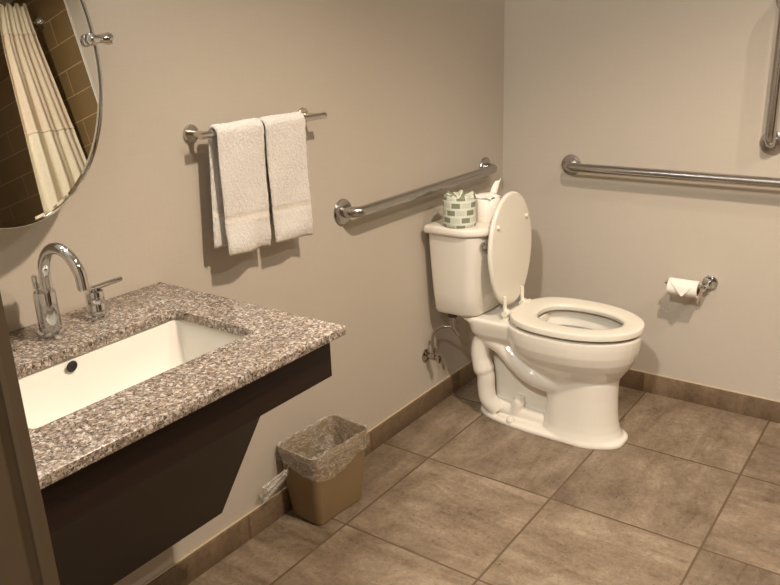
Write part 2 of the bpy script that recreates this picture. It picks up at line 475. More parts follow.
def downlight(x, y, label):  # also gives the two added fill lamps a fixture
    t = thing('ceiling_or_fill_light', label, 'ceiling light', (x, y, CEIL-0.03))
    lathe('trim_ring', [(0.055, 0.001), (0.058, -0.008), (0.085, -0.006), (0.088, 0.0), (0.055, 0.0)], (x, y, CEIL), (0, 0, 1), M_WHITE, t)
    lathe('lens', [(0.0, -0.003), (0.054, -0.003), (0.054, -0.001), (0.0, -0.001)], (x, y, CEIL), (0, 0, 1), M_LENS, t)
downlight(*L_MAIN, 'round white ceiling downlight above the middle of the bathroom floor')
downlight(*L_SHOWER_FILL, 'added round ceiling fill lamp, unseen, brightening the shower curtain')
downlight(*L_HALL_FILL, 'added round ceiling fill lamp, unseen in the hall, brightening the back wall')

# ------------------------------------------------------------ vanity
CX, CY0, CY1, CZ = 0.587, -2.597, -1.775, 0.861
BCY = -2.141; BX0, BX1, BY0, BY1 = 0.197, 0.449, -2.378, -1.894
top = box('countertop', (0.001, CY0, CZ-0.020), (CX, CY1, CZ), M_GRANITE, None, 0.003, 3)
hole = loft('hole', [[(x, y, z) for x, y in rrect((BX0+BX1)/2, (BY0+BY1)/2, BX1-BX0, BY1-BY0, 0.011, 8)] for z in (CZ-0.06, CZ+0.05)], M_GRANITE)
md = top.modifiers.new('b', 'BOOLEAN'); md.operation = 'DIFFERENCE'; md.object = hole; md.solver = 'EXACT'
bake(top); bpy.data.objects.remove(hole)
autosmooth(top, 30)
tag(top, 'speckled beige and grey granite countertop holding the sink', 'countertop')

secs = []
def bs(z, inset, r):
    return [(x, y, z) for x, y in rrect((BX0+BX1)/2, (BY0+BY1)/2, BX1-BX0-2*inset, BY1-BY0-2*inset, r, 8)]
zt = CZ-0.0205
outer = [bs(zt, -0.025, 0.045), bs(zt-0.012, -0.025, 0.045), bs(zt-0.014, -0.012, 0.04), bs(zt-0.12, 0.002, 0.05), bs(zt-0.150, 0.03, 0.06)]
inner = [bs(zt-0.132, 0.075, 0.045), bs(zt-0.127, 0.045, 0.05), bs(zt-0.112, 0.022, 0.045), bs(zt-0.090, 0.012, 0.035), bs(zt-0.05, 0.005, 0.03), bs(zt-0.006, -0.003, 0.026), bs(zt, -0.007, 0.026)]
V, Fs = loft_data(outer[::-1] + [], True, False)
n = len(outer[0]); allsecs = outer[::-1] + inner[::-1]
V, Fs = loft_data(allsecs, True, True)
sink = thing('sink_basin', 'white rectangular undermount sink basin below the granite countertop', 'sink', (0.32, BCY, zt-0.15))
o = mesh_obj('basin', V, Fs, M_BASIN, sink, True); autosmooth(o, 50)
# overflow hole on the back side
lathe('overflow_hole', [(0.0, 0.0), (0.0105, 0.0), (0.012, 0.0012), (0.0105, 0.0024), (0.0088, 0.0016), (0.0, 0.001)], (BX0+0.0050, -2.156, 0.8265), (1, 0, -0.10), M_BLACK, sink, 28)  # black disc, the shade inside the hole put into its colour
lathe('drain', [(0.0, 0.0), (0.032, 0.0), (0.033, 0.002), (0.024, 0.004), (0.020, 0.002), (0.0, 0.002)], (0.32, BCY, zt-0.1325), (0, 0, 1), M_CHROME, sink, 32)

van = thing('sink_support', 'dark espresso wood vanity apron and sloped panel under the countertop', 'vanity', (0.3, -2.2, 0.27))
AX = 0.555; AZ = 0.7465
box('apron', (AX-0.02, -2.597, AZ), (AX, -1.790, CZ-0.0205), M_WOOD, van, 0.0012)
# sloped knee panel
px0, pz0, px1, pz1 = 0.161, 0.271, 0.410, 0.731
dx, dz = px1-px0, pz1-pz0; L = math.hypot(dx, dz); nx, nz = -dz/L*0.016, dx/L*0.016
prism('knee_panel', [(px0, pz0), (px1, pz1), (px1+nx, pz1+nz), (px0+nx, pz0+nz)], 1, -2.597, -1.800, M_PANEL, van)
prism('side_panel', [(0.002, 0.30), (0.10, 0.30), (px1+nx-0.04, pz1-0.005), (AX-0.021, pz1+0.02), (AX-0.021, CZ-0.021), (0.002, CZ-0.021)], 1, -1.822, -1.802, M_WOOD, van)
box('bottom_rail', (0.002, -2.597, pz0+0.004), (px0-0.012, -1.83, pz0+0.02), M_PANEL, van)

# faucet
FX, FY = 0.090, -2.122
fau = thing('faucet', 'chrome gooseneck faucet with lever handles on the granite countertop', 'faucet', (FX, FY, CZ))
lathe('spout_base', [(0.0, 0.0), (0.0275, 0.0), (0.0280, 0.005), (0.0270, 0.008), (0.0222, 0.010), (0.0218, 0.088), (0.0208, 0.092), (0.0, 0.092)], (FX, FY, CZ+0.0003), (0, 0, 1), M_CHROME, fau)
sx0, sy0 = FX+0.009, FY+0.002
pts = [(sx0, sy0, CZ+0.086), (sx0, sy0, CZ+0.105), (sx0, sy0, CZ+0.124)]
cxr = 0.0565
for k in range(1, 25):
    a = PI - k/24*math.radians(168)
    pts.append((sx0+cxr+cxr*math.cos(a), sy0+0.010*(k/24)**1.5, CZ+0.124+0.064*math.sin(a)))
e = Vector(pts[-1]); pts.append((e.x+0.002, e.y, e.z-0.024))
tube('spout', pts, [0.0118]*(len(pts)-2)+[0.0114, 0.0112], M_CHROME, fau, 24)
lathe('aerator', [(0.0, 0.0), (0.0088, 0.0), (0.0092, 0.003), (0.0, 0.003)], (pts[-1][0], pts[-1][1], pts[-1][2]-0.0025), (0, 0, 1), M_NICKEL, fau, 24)
lathe('lift_rod', [(0.0, 0.0), (0.0028, 0.0), (0.0028, 0.090), (0.0062, 0.092), (0.0070, 0.100), (0.0070, 0.114), (0.0055, 0.119), (0.0, 0.120)], (FX-0.030, FY+0.002, CZ), (0, 0, 1), M_CHROME, fau, 20)
for s in (1, -1):
    hy = FY + s*0.110
    hb = lathe('handle_hub', [(0.0, 0.0), (0.0255, 0.0), (0.0260, 0.005), (0.0250, 0.008), (0.0200, 0.010), (0.0195, 0.030), (0.0182, 0.032), (0.0182, 0.034), (0.0196, 0.036), (0.0192, 0.056), (0.0180, 0.060), (0.0, 0.061)], (FX, hy, CZ+0.0003), (0, 0, 1), M_CHROME, fau)
    tube('lever', [(FX, hy-s*0.010, CZ+0.0665), (FX, hy+s*0.03, CZ+0.0675), (FX, hy+s*0.070, CZ+0.0685)], [0.0062, 0.0062, 0.0058], M_CHROME, hb, 18)
    lathe('lever_stem', [(0.0, 0.0), (0.0068, 0.0), (0.0062, 0.012), (0.0, 0.012)], (FX, hy, CZ+0.058), (0, 0, 1), M_CHROME, hb, 18)

# mirror
MT = -0.150; MY, MZ, MX, MA, MB = -2.150, 1.431, 0.060, 0.252, 0.338
mn = Vector((math.cos(MT), 0, -math.sin(MT))); mu = Vector((0, 1, 0)); mv = Vector((math.sin(MT), 0, math.cos(MT)))
mc = Vector((MX, MY, MZ))
mir = thing('wall_mirror', 'oval pivoting wall mirror with thin chrome rim above the sink', 'mirror', (0, MY, MZ))
def ell(k, d, n=96): return [mc+mu*(MA-k)*math.cos(2*PI*i/n)+mv*(MB-k)*math.sin(2*PI*i/n)+mn*d for i in range(n)]
V, Fs = loft_data([ell(0.0035, -0.005), ell(0.0035, -0.0003), ell(0.010, 0.0), ], True, True)
o = mesh_obj('mirror_glass', V, Fs, M_MIRROR, mir)
rim = [ell(0.006, -0.008), ell(0.0, -0.008), ell(-0.0015, -0.004), ell(-0.0015, 0.001), ell(0.0, 0.004), ell(0.0032, 0.004), ell(0.0036, 0.001), ell(0.0036, -0.005)]
V, Fs = loft_data(rim+[rim[0]], False, False)
autosmooth(mesh_obj('mirror_rim', V, Fs, M_CHROME, mir, True), 40)
for s in (1, -1):
    py = MY+s*MA
    br = lathe('pivot_bracket', [(0.0, -0.001), (0.0080, 0.0), (0.0115, 0.002), (0.0130, 0.006), (0.0118, 0.013), (0.0095, 0.022), (0.0095, 0.032), (0.0118, 0.042), (0.0132, 0.050), (0.0118, 0.055), (0.0080, 0.057), (0.0, 0.058)], (MX+0.008, py-s*0.024, MZ), (0, s, 0), M_CHROME, mir, 32)
    lathe('wall_post', [(0.0, 0.0), (0.021, 0.0), (0.021, 0.004), (0.0165, 0.008), (0.0100, 0.018), (0.0085, 0.035), (0.0085, MX), (0.0, MX)], (0.0005, py+s*0.012, MZ), (1, 0, 0), M_CHROME, br, 32)

# vanity light above the mirror
vl = thing('vanity_light', 'chrome vanity light bar with frosted tube above the oval mirror', 'wall light', (0, -2.15, 2.08))
box('back_plate', (0.001, -2.25, 2.02), (0.022, -2.05, 2.14), M_CHROME, vl, 0.004)
for y in (-2.235, -2.065):
    tube('arm', [(0.018, y, 2.08), (0.06, y, 2.08), (0.115, y, 2.08)], 0.009, M_CHROME, vl, 16)
lathe('lamp_tube', [(0.0, 0.0), (0.028, 0.0), (0.034, 0.006), (0.034, 0.534), (0.028, 0.54), (0.0, 0.54)], (0.125, -2.42, 2.08), (0, 1, 0), M_TUBE, vl, 32)
for y in (-2.425, -1.895):
    lathe('end_cap', [(0.0, 0.0), (0.036, 0.0), (0.036, 0.016), (0.0, 0.016)], (0.125, y-0.005, 2.08), (0, 1, 0), M_CHROME, vl, 32)

# ------------------------------------------------------------ towel bar and towels
TBX, TBZ, TBY0, TBY1 = 0.063, 1.202, -1.652, -1.190
tb = thing('towel_bar', 'polished steel towel bar with round flanges on the left wall', 'towel bar', (0, -1.42, TBZ))
tube('bar', [(TBX, TBY0, TBZ), (TBX, (TBY0+TBY1)/2, TBZ), (TBX, TBY1, TBZ)], 0.0088, M_NICKEL, tb, 24)
for y in (-1.628, -1.216):
    fl = lathe('flange', [(0.0, 0.0), (0.0225, 0.0), (0.0230, 0.002), (0.0225, 0.006), (0.021, 0.0075), (0.0, 0.0075)], (0.0005, y, TBZ), (1, 0, 0), M_NICKEL, tb, 36)
    lathe('post', [(0.0, 0.005), (0.0085, 0.005), (0.0085, TBX), (0.0, TBX)], (0.0005, y, TBZ), (1, 0, 0), M_NICKEL, fl, 24)

def towel(name, label, y0, y1, front_bot, back_bot, skew, back_shift, seed, hem=0.100, spread=0.004, drift=0.002):
    """a thick cloth folded over the bar: front flap, fold, back flap"""
    rnd = random.Random(seed)
    ph = [rnd.uniform(0, 6.28) for _ in range(8)]
    NW = 40; prof = []
    rb = 0.0088+0.007
    zt = TBZ
    lf = zt-front_bot; lb = zt-back_bot
    N1 = 44
    for k in range(N1): prof.append(('b', 1-k/N1))
    for k in range(13): prof.append(('c', k/12))
    for k in range(1, N1+1): prof.append(('f', k/N1))
    secs = {'o': [], 'i': []}
    kinds = []
    th = 0.0058
    def center(kd, s, u):
        y = y0+(y1-y0)*u
        wob = 0.004*math.sin(3.1*u+ph[0])+0.0025*math.sin(9*u+ph[1])
        if kd == 'c':
            a = PI-PI*s
            return Vector((TBX+rb*math.cos(a), y, zt+rb*math.sin(a)+0.001*math.sin(7*u+ph[2]))), Vector((math.cos(a), 0, math.sin(a)))
        if kd == 'f':
            zz = zt-lf*s+skew*(u-0.5)*s
            x = TBX+rb-0.010*s+s*wob*1.6+0.0030*s*math.sin(9*s+5*u+ph[3])+0.004*s*s*math.sin(6*u+ph[6])+0.004*math.exp(-((lf*(1-s)-0.03)/0.03)**2)*(1+0.6*math.sin(5*u+ph[2]))
            yy = y+drift*s+spread*(u-0.5)*s*2+0.003*s*math.sin(5*s+ph[4])
            return Vector((x, yy, zz)), Vector((1, 0, 0))
        zz = zt-lb*s+skew*0.6*(u-0.5)*s
        x = TBX-rb+s*0.006*math.sin(2*u+ph[5])*0.4
        return Vector((x, y+back_shift*s, zz)), Vector((-1, 0, 0))
    def loop(side):
        rows = []
        for kd, s in prof:
            row = []
            for i in range(NW+1):
                u = i/NW
                p, nn = center(kd, s, u)
                # rounded side edges
                e = min(u, 1-u)*abs(y1-y0); tt = th*math.sqrt(max(0.0, 1-max(0, 1-e/0.006)**2))
                band = kd != 'c' and 0.0 or 0
                dist = (lf*(1-s) if kd == 'f' else lb*(1-s)) if kd != 'c' else 9
                if hem-0.014 < dist < hem: tt *= 0.62
                if dist < 0.014: tt *= 0.80
                if dist < 0.004: tt *= 0.6
                fuzz = 0.0006*math.sin(90*u+60*s)+0.0007*math.sin(71*u+53*s+ph[7])*math.sin(37*s*3+ph[1]+13*u)+rnd.uniform(-0.0008, 0.0008)
                row.append(p+nn*(tt+fuzz if side == 'o' else -tt))
            rows.append(row)
        return rows
    A = loop('o'); B = loop('i')
    V = []; Fs = []; fm = []
    nr = len(prof); nc = NW+1
    for r in A: V += r
    for r in B: V += r
    off = nr*nc
    for i in range(nr-1):
        kd, s = prof[i+1]
        dist = (lf*(1-s) if kd == 'f' else lb*(1-s)) if kd != 'c' else 9
        m = 1 if (hem-0.016 < dist < hem-0.002 or dist < 0.008) else 0
        for j in range(NW):
            a = i*nc+j
            Fs.append([a, a+1, a+nc+1, a+nc]); fm.append(m)
            Fs.append([off+a, off+a+nc, off+a+nc+1, off+a+1]); fm.append(m)
        for j in (0, NW):
            a = i*nc+j; Fs.append([a, a+nc, off+a+nc, off+a]); fm.append(0)
    for i in (0, nr-1):
        for j in range(NW):
            a = i*nc+j; Fs.append([a, a+1, off+a+1, off+a]); fm.append(1)
    o = mesh_obj(name, V, Fs, None, None, True, [M_TERRY, M_DOBBY], None)
    for pl, m in zip(o.data.polygons, fm): pl.material_index = m
    return tag(o, label, 'towel', 'white hand towels on the towel bar')
towel('hand_towel', 'white terry hand towel nearest the mirror on the towel bar', -1.612, -1.454, 0.888, 0.912, -0.014, -0.020, 3, spread=0.004)
towel('hand_towel', 'white terry hand towel at the far end of the towel bar, away from the mirror', -1.447, -1.294, 0.880, 0.92, -0.012, 0.006, 11, spread=0.001, drift=0.009)

# ------------------------------------------------------------ grab bars
def grab_bar(label, a, b, out):
    """a, b on the wall; out = wall normal"""
    a = Vector(a); b = Vector(b); out = Vector(out); d = (b-a).normalized(); st = 0.055; r = 0.0172; br = 0.038
    t = thing('grab_bar', label, 'grab bar', a, 'stainless grab bars on the walls')
    path = [a+out*0.004, a+out*(st-br)]
    for k in range(1, 9):
        q = k/8*PI/2; path.append(a+out*(st-br+br*math.sin(q))+d*(br-br*math.cos(q)))
    for k in range(1, 8): path.append(a.lerp(b, 0)+out*st+d*(br+((b-a).length-2*br)*k/8))
    for k in range(0, 9):
        q = (8-k)/8*PI/2; path.append(b+out*(st-br+br*math.sin(q))-d*(br-br*math.cos(q)))
    path.append(b+out*0.004)
    tube('bar', path, r, M_STEEL, t, 28)
    for c in (a, b):
        lathe('flange', [(0.018, 0.0), (0.0400, 0.0), (0.0408, 0.003), (0.0385, 0.008), (0.030, 0.0105), (0.0176, 0.0115), (0.0176, 0.0)], c+out*0.0005, out, M_STEEL, t, 44)
grab_bar('long brushed steel grab bar on the left wall behind the toilet tank', (0, -1.062, 0.890), (0, -0.156, 0.886), (1, 0, 0))
grab_bar('horizontal brushed steel grab bar on the back wall above the paper holder', (0.3041, 0, 0.893), (1.371, 0, 0.893), (0, -1, 0))
grab_bar('upright brushed steel grab bar on the back wall at the right edge', (1.0218, 0, 1.0176), (1.0218, 0, 1.475), (0, -1, 0))

# ------------------------------------------------------------ toilet
TC = -0.457
toi = thing('toilet', 'white two piece toilet with raised lid beside the left wall corner', 'toilet', (0.4, TC, 0.0))
def egg(x0, x1, hw, z, n=48, cfrac=0.46, back_pow=2.6, tilt=0.0):
    c = x0+(x1-x0)*cfrac; out = []
    for i in range(n):
        a = 2*PI*i/n; ca, sa = math.cos(a), math.sin(a)
        if ca >= 0: x = c+(x1-c)*ca; y = hw*sa
        else:
            pw = 2.0/back_pow
            x = c-(c-x0)*abs(ca)**pw; y = hw*math.copysign(abs(sa)**pw, sa)
        out.append((x, TC+y, z+tilt*(x-c)))
    return out
# bowl: outside then inside
bowl_out = [egg(0.440, 0.700, 0.080, 0.150), egg(0.420, 0.702, 0.090, 0.215), egg(0.385, 0.708, 0.101, 0.243), egg(0.350, 0.724, 0.120, 0.266), egg(0.325, 0.742, 0.142, 0.294), egg(0.308, 0.756, 0.159, 0.324),
            egg(0.299, 0.764, 0.169, 0.355), egg(0.294, 0.768, 0.172, 0.385), egg(0.292, 0.769, 0.172, 0.408), egg(0.296, 0.766, 0.169, 0.414)]
bowl_in = [egg(0.380, 0.722, 0.124, 0.414), egg(0.374, 0.728, 0.130, 0.405), egg(0.374, 0.728, 0.131, 0.385), egg(0.388, 0.710, 0.120, 0.345), egg(0.405, 0.678, 0.100, 0.300), egg(0.425, 0.630, 0.072, 0.262), egg(0.46, 0.57, 0.04, 0.242)]
d_bowl = loft_data(bowl_out+bowl_in)
# pedestal column with flared foot
ped = [egg(0.440, 0.738, 0.114, 0.0, cfrac=0.5), egg(0.440, 0.737, 0.113, 0.012, cfrac=0.5), egg(0.445, 0.727, 0.107, 0.024, cfrac=0.5, back_pow=3.2), egg(0.450, 0.717, 0.101, 0.045, cfrac=0.5, back_pow=3.2), egg(0.454, 0.710, 0.097, 0.075, cfrac=0.5, back_pow=3.4),
       egg(0.457, 0.706, 0.095, 0.110, cfrac=0.5, back_pow=3.6), egg(0.460, 0.703, 0.093, 0.170, cfrac=0.5, back_pow=3.6), egg(0.455, 0.704, 0.094, 0.235, cfrac=0.5, back_pow=3)]
d_ped = loft_data(ped)
# foot plate running back towards the wall
def foot(z, g):
    out = []
    for i in range(64):
        a = 2*PI*i/64; ca, sa = math.cos(a), math.sin(a)
        x = 0.458+(0.286-g)*math.copysign(abs(ca)**0.80, ca)
        hw = 0.113-0.008*max(0, -ca) - g
        out.append((x, TC+hw*math.copysign(abs(sa)**0.66, sa), z))
    return out
d_foot = loft_data([foot(0.0, 0.0), foot(0.012, 0.0), foot(0.017, 0.003), foot(0.020, 0.010)])
# inner web
web = [[(x, TC+y, z) for x, y in rrect((a+b)/2, 0, b-a, 2*h, min(h, 0.04)*0.95, 6)] for a, b, h, z in ((0.225, 0.50, 0.022, 0.02), (0.225, 0.50, 0.020, 0.12), (0.215, 0.50, 0.022, 0.22), (0.21, 0.50, 0.034, 0.30), (0.19, 0.50, 0.085, 0.36))]
d_web = loft_data(web)
# deck carrying the tank
deck = [[(x, TC+y, z) for x, y in rrect((a+b)/2, 0, b-a, 2*h, r, 6)] for a, b, h, r, z in ((0.190, 0.36, 0.070, 0.05, 0.310), (0.170, 0.37, 0.100, 0.05, 0.326), (0.158, 0.38, 0.114, 0.05, 0.350), (0.150, 0.40, 0.122, 0.05, 0.385), (0.120, 0.40, 0.124, 0.05, 0.402), (0.110, 0.40, 0.122, 0.05, 0.410), (0.116, 0.40, 0.116, 0.045, 0.4135))]
d_deck = loft_data(deck)
tubes = []
for s in (-1, 1):
    y = TC+s*0.060
    # upper ridge sweeping from the deck down to the pedestal
    tubes.append(tube_data(catmull([(0.225, y, 0.325), (0.290, y+s*0.008, 0.305), (0.350, y+s*0.014, 0.258), (0.405, y+s*0.012, 0.222), (0.465, y+s*0.004, 0.204), (0.53, y-s*0.012, 0.196)], 6), 0.038, 18))
    # rear ridge dropping to the foot with a knuckle
    tubes.append(tube_data(catmull([(0.215, y, 0.335), (0.196, y+s*0.006, 0.295), (0.194, y+s*0.008, 0.245), (0.208, y+s*0.008, 0.195), (0.216, y+s*0.006, 0.165), (0.216, y+s*0.004, 0.120), (0.226, y+s*0.002, 0.070), (0.26, y-s*0.01, 0.03)], 6), [0.036]*12+[0.036, 0.036, 0.037, 0.038, 0.039, 0.040, 0.040, 0.039, 0.036, 0.034]+[0.034]*20+[0.034], 18))
    tubes.append(tube_data(catmull([(0.235, y-s*0.02, 0.046), (0.300, y-s*0.022, 0.040), (0.370, y-s*0.024, 0.034), (0.46, y-s*0.026, 0.028)], 6), 0.026, 16))
    tubes.append(tube_data(catmull([(0.330, y-s*0.018, 0.04), (0.345, y-s*0.016, 0.080), (0.345, y-s*0.024, 0.106)], 6), [0.024]*8+[0.020]*4+[0.012], 14))
V, Fs = join_data(d_bowl, d_ped, d_foot, d_web, d_deck, *tubes)
body = mesh_obj('bowl', V, Fs, M_PORC, None, True)
md = body.modifiers.new('r', 'REMESH'); md.mode = 'VOXEL'; md.voxel_size = 0.0040; md.use_smooth_shade = True
md = body.modifiers.new('s', 'SMOOTH'); md.factor = 0.5; md.iterations = 7
bake(body)
# keep the underside flat on the floor
zmin = min(v.co.z for v in body.data.vertices)
for v in body.data.vertices:
    if v.co.z < zmin+0.003: v.co.z = 0.0
    v.co.z = max(0.0, v.co.z)
for pl in body.data.polygons: pl.use_smooth = True
if not body.data.materials: body.data.materials.append(M_PORC)
body.parent = toi; body.matrix_parent_inverse = parent_inv(toi)
loft('water', [egg(0.379, 0.721, 0.126, 0.358), egg(0.379, 0.721, 0.126, 0.360)], M_WATER, toi)
for s in (-1, 1):
    lathe('bolt_cap', [(0.0, 0.018), (0.008, 0.0165), (0.0125, 0.012), (0.015, 0.004), (0.0155, 0.0), (0.0, 0.0)][::-1], (0.335, TC+s*0.092, 0.0195), (0, 0, 1), M_PORC, toi, 24)

# tank: bowed front
def tank_sec(x0, x1, hw, z, bow=0.016, r=0.045, n=10, rb=0.012):
    out = []
    xs = x1-bow
    # front edge from -hw to +hw, bowed, then back
    fr = []
    for k in range(n+1):   # near front corner
        a = -PI/2+PI/2*k/n
        fr.append((xs-r+r*math.cos(a), -hw+r+r*math.sin(a)))
    m = 12
    for k in range(1, m):
        u = -1+2*k/m; fr.append((xs, u*(hw-r)))
    for k in range(n+1):
        a = PI/2*k/n
        fr.append((xs-r+r*math.cos(a), hw-r+r*math.sin(a)))
    for x, y in fr: out.append((x+bow*(1-(y/hw)**2)*max(0.0, min(1.0, (x-(xs-r))/r)), TC+y, z))
    for k in range(5):
        a = PI/2+PI/2*k/4; out.append((x0+rb+rb*math.cos(a), TC+hw-rb+rb*math.sin(a), z))
    for k in range(5):
        a = PI+PI/2*k/4; out.append((x0+rb+rb*math.cos(a), TC-hw+rb+rb*math.sin(a), z))
    return out
loft('tank', [tank_sec(0.055, 0.190, 0.126, 0.4145), tank_sec(0.046, 0.212, 0.140, 0.419), tank_sec(0.042, 0.220, 0.147, 0.432), tank_sec(0.038, 0.228, 0.154, 0.50), tank_sec(0.033, 0.236, 0.160, 0.60), tank_sec(0.030, 0.240, 0.165, 0.69), tank_sec(0.030, 0.241, 0.166, 0.724)], M_PORC, toi)
loft('tank_lid', [tank_sec(0.022, 0.252, 0.172, 0.7245, 0.026, 0.070), tank_sec(0.018, 0.262, 0.179, 0.728, 0.028, 0.075), tank_sec(0.017, 0.264, 0.181, 0.735, 0.028, 0.075), tank_sec(0.018, 0.263, 0.180, 0.747, 0.028, 0.075), tank_sec(0.020, 0.260, 0.177, 0.752, 0.028, 0.073), tank_sec(0.026, 0.252, 0.170, 0.7550, 0.027, 0.070), tank_sec(0.034, 0.242, 0.162, 0.7560, 0.026, 0.066)], M_PORC, toi, deg=60)
lev = lathe('flush_lever', [(0.0, 0.0), (0.013, 0.0), (0.013, 0.006), (0.008, 0.010), (0.008, 0.018), (0.0, 0.018)], (0.232, TC-0.128, 0.693), (1, 0, 0), M_CHROME, toi, 24)
tube('lever_arm', [(0.250, TC-0.142, 0.693), (0.254, TC-0.120, 0.694), (0.257, TC-0.090, 0.690), (0.258, TC-0.062, 0.686)], [0.006, 0.0065, 0.0075, 0.0055], M_CHROME, lev, 14)

# seat ring
seat_o = [egg(0.318, 0.768, 0.171, 0.4255), egg(0.313, 0.774, 0.177, 0.4280), egg(0.312, 0.775, 0.178, 0.4425), egg(0.3135, 0.7735, 0.1765, 0.4465), egg(0.318, 0.769, 0.172, 0.4485), egg(0.330, 0.760, 0.162, 0.4492),
          egg(0.390, 0.720, 0.115, 0.4485), egg(0.398, 0.712, 0.1085, 0.4470), egg(0.4035, 0.7065, 0.1035, 0.4435), egg(0.405, 0.705, 0.102, 0.4380), egg(0.400, 0.712, 0.107, 0.4255)]
V, Fs = loft_data(seat_o+[seat_o[0]], False, False)
autosmooth(mesh_obj('seat', V, Fs, M_SEAT, toi, True), 42)
for x, y in ((0.37, 0.12), (0.37, -0.12), (0.70, 0.08), (0.70, -0.08)):
    lathe('seat_bumper', [(0.0, 0.0), (0.009, 0.0), (0.009, 0.0125), (0.0, 0.0125)], (x, TC+y, 0.4135), (0, 0, 1), M_SEAT, toi, 16)
# raised lid, standing almost upright in front of the tank
LX = 0.291; HZ = 0.448
lean = math.radians(-1.5)
def lid_pts(k, d, n=56):
    out = []
    for i in range(n):
        a = 2*PI*i/n; ca, sa = math.cos(a), math.sin(a)
        h0, h1, hc = 0.000, 0.418, 0.215
        if ca >= 0: h = hc+(h1-hc-k)*ca; y = (0.160-k)*sa
        else:
            h = hc-(hc-h0-k)*abs(ca)**(2/2.25); y = (0.160-k)*math.copysign(abs(sa)**(2/2.25), sa)
            y *= 1-0.10*abs(ca)
        out.append((LX-d*math.cos(lean)+h*math.sin(lean), TC+y, HZ+h*math.cos(lean)))
    return out
lid = loft('seat_lid', [lid_pts(0.012, -0.0008), lid_pts(0.005, 0.0), lid_pts(0.0, 0.004), lid_pts(0.0, 0.012), lid_pts(0.006, 0.017), lid_pts(0.03, 0.0185)], M_SEAT, toi, deg=60)
for s in (-1, 1):
    lathe('lid_bumper', [(0.0, 0.0), (0.0075, 0.0), (0.0078, 0.005), (0.006, 0.0085), (0.0, 0.009)], (LX+0.0005+0.31*math.sin(lean), TC+s*0.108, HZ+0.312), (1, 0, 0), M_SEAT, lid, 20)
    hy = TC+s*0.068-0.008
    V1 = tube_data(catmull([(LX+0.006, hy, HZ+0.052), (LX+0.007, hy, HZ+0.030), (LX+0.008, hy, HZ+0.006), (LX+0.018, hy, HZ-0.008), (LX+0.040, hy, HZ+0.001)], 5), [0.0075]*11+[0.009]*10, 14)
    V2 = lathe_data([(0.0, 0.0), (0.012, 0.0), (0.012, 0.030), (0.0, 0.030)], (LX+0.013, hy-0.015, HZ-0.010), (0, 1, 0), 18)
    V3 = lathe_data([(0.0, 0.0), (0.014, 0.0), (0.013, 0.010), (0.009, 0.026), (0.0, 0.026)], (LX+0.012, hy, 0.4125), (0, 0, 1), 18)
    V, Fs = join_data(V1, V2, V3)
    autosmooth(mesh_obj('lid_hinge', V, Fs, M_SEAT, toi, True), 45)

# supply valve
sv = thing('shutoff_valve', 'small chrome water shutoff valve and supply tube on the left wall beside the toilet', 'valve', (0, -0.61, 0.234))
VY, VZ = -0.609, 0.234
lathe('escutcheon', [(0.0, 0.0), (0.026, 0.0), (0.0255, 0.003), (0.018, 0.010), (0.010, 0.013), (0.0, 0.013)], (0.0005, VY, VZ), (1, 0, 0), M_FITTING, sv, 32)
lathe('valve_body', [(0.0, 0.008), (0.0085, 0.008), (0.0085, 0.022), (0.0125, 0.024), (0.0125, 0.044), (0.008, 0.046), (0.006, 0.054), (0.0, 0.054)], (0, VY, VZ), (1, 0, 0), M_FITTING, sv, 24)
secs = []
for d, k in ((0.0, 0.7), (0.002, 1.0), (0.010, 1.0), (0.013, 0.75)):
    secs.append([(0.052+d, VY+0.011*k*math.cos(2*PI*i/28), VZ+0.021*k*math.sin(2*PI*i/28)) for i in range(28)])
loft('oval_handle', secs, M_FITTING, sv)
lathe('compression_nut', [(0.0, 0.0), (0.009, 0.0), (0.009, 0.016), (0.0065, 0.022), (0.0, 0.022)], (0.034, VY, VZ+0.008), (0, 0, 1), M_FITTING, sv, 6, deg=20)
tube('supply_tube', catmull([(0.034, VY, VZ+0.022), (0.034, VY, VZ+0.065), (0.038, VY, VZ+0.095), (0.055, VY+0.003, VZ+0.120), (0.080, VY+0.010, VZ+0.130), (0.108, VY+0.022, VZ+0.131)], 8), 0.0058, M_FITTING, sv, 16)
lathe('coupling', [(0.0, 0.0), (0.007, 0.0), (0.009, 0.004), (0.009, 0.030), (0.012, 0.032), (0.012, 0.048), (0.0, 0.048)], (0.110, VY+0.022, VZ+0.126), (0, 0, 1), M_FITTING, sv, 20)
lathe('tank_nut', [(0.0, 0.0), (0.017, 0.0), (0.017, 0.013), (0.0, 0.013)], (0.110, VY+0.022, VZ+0.172), (0, 0, 1), M_BLACK, sv, 8, deg=20)
tube('hose_tail', [(0.110, VY+0.022, VZ+0.134), (0.116, VY+0.034, VZ+0.112), (0.121, VY+0.044, VZ+0.094)], [0.0085, 0.0090, 0.0080], M_FITTING, sv, 16)

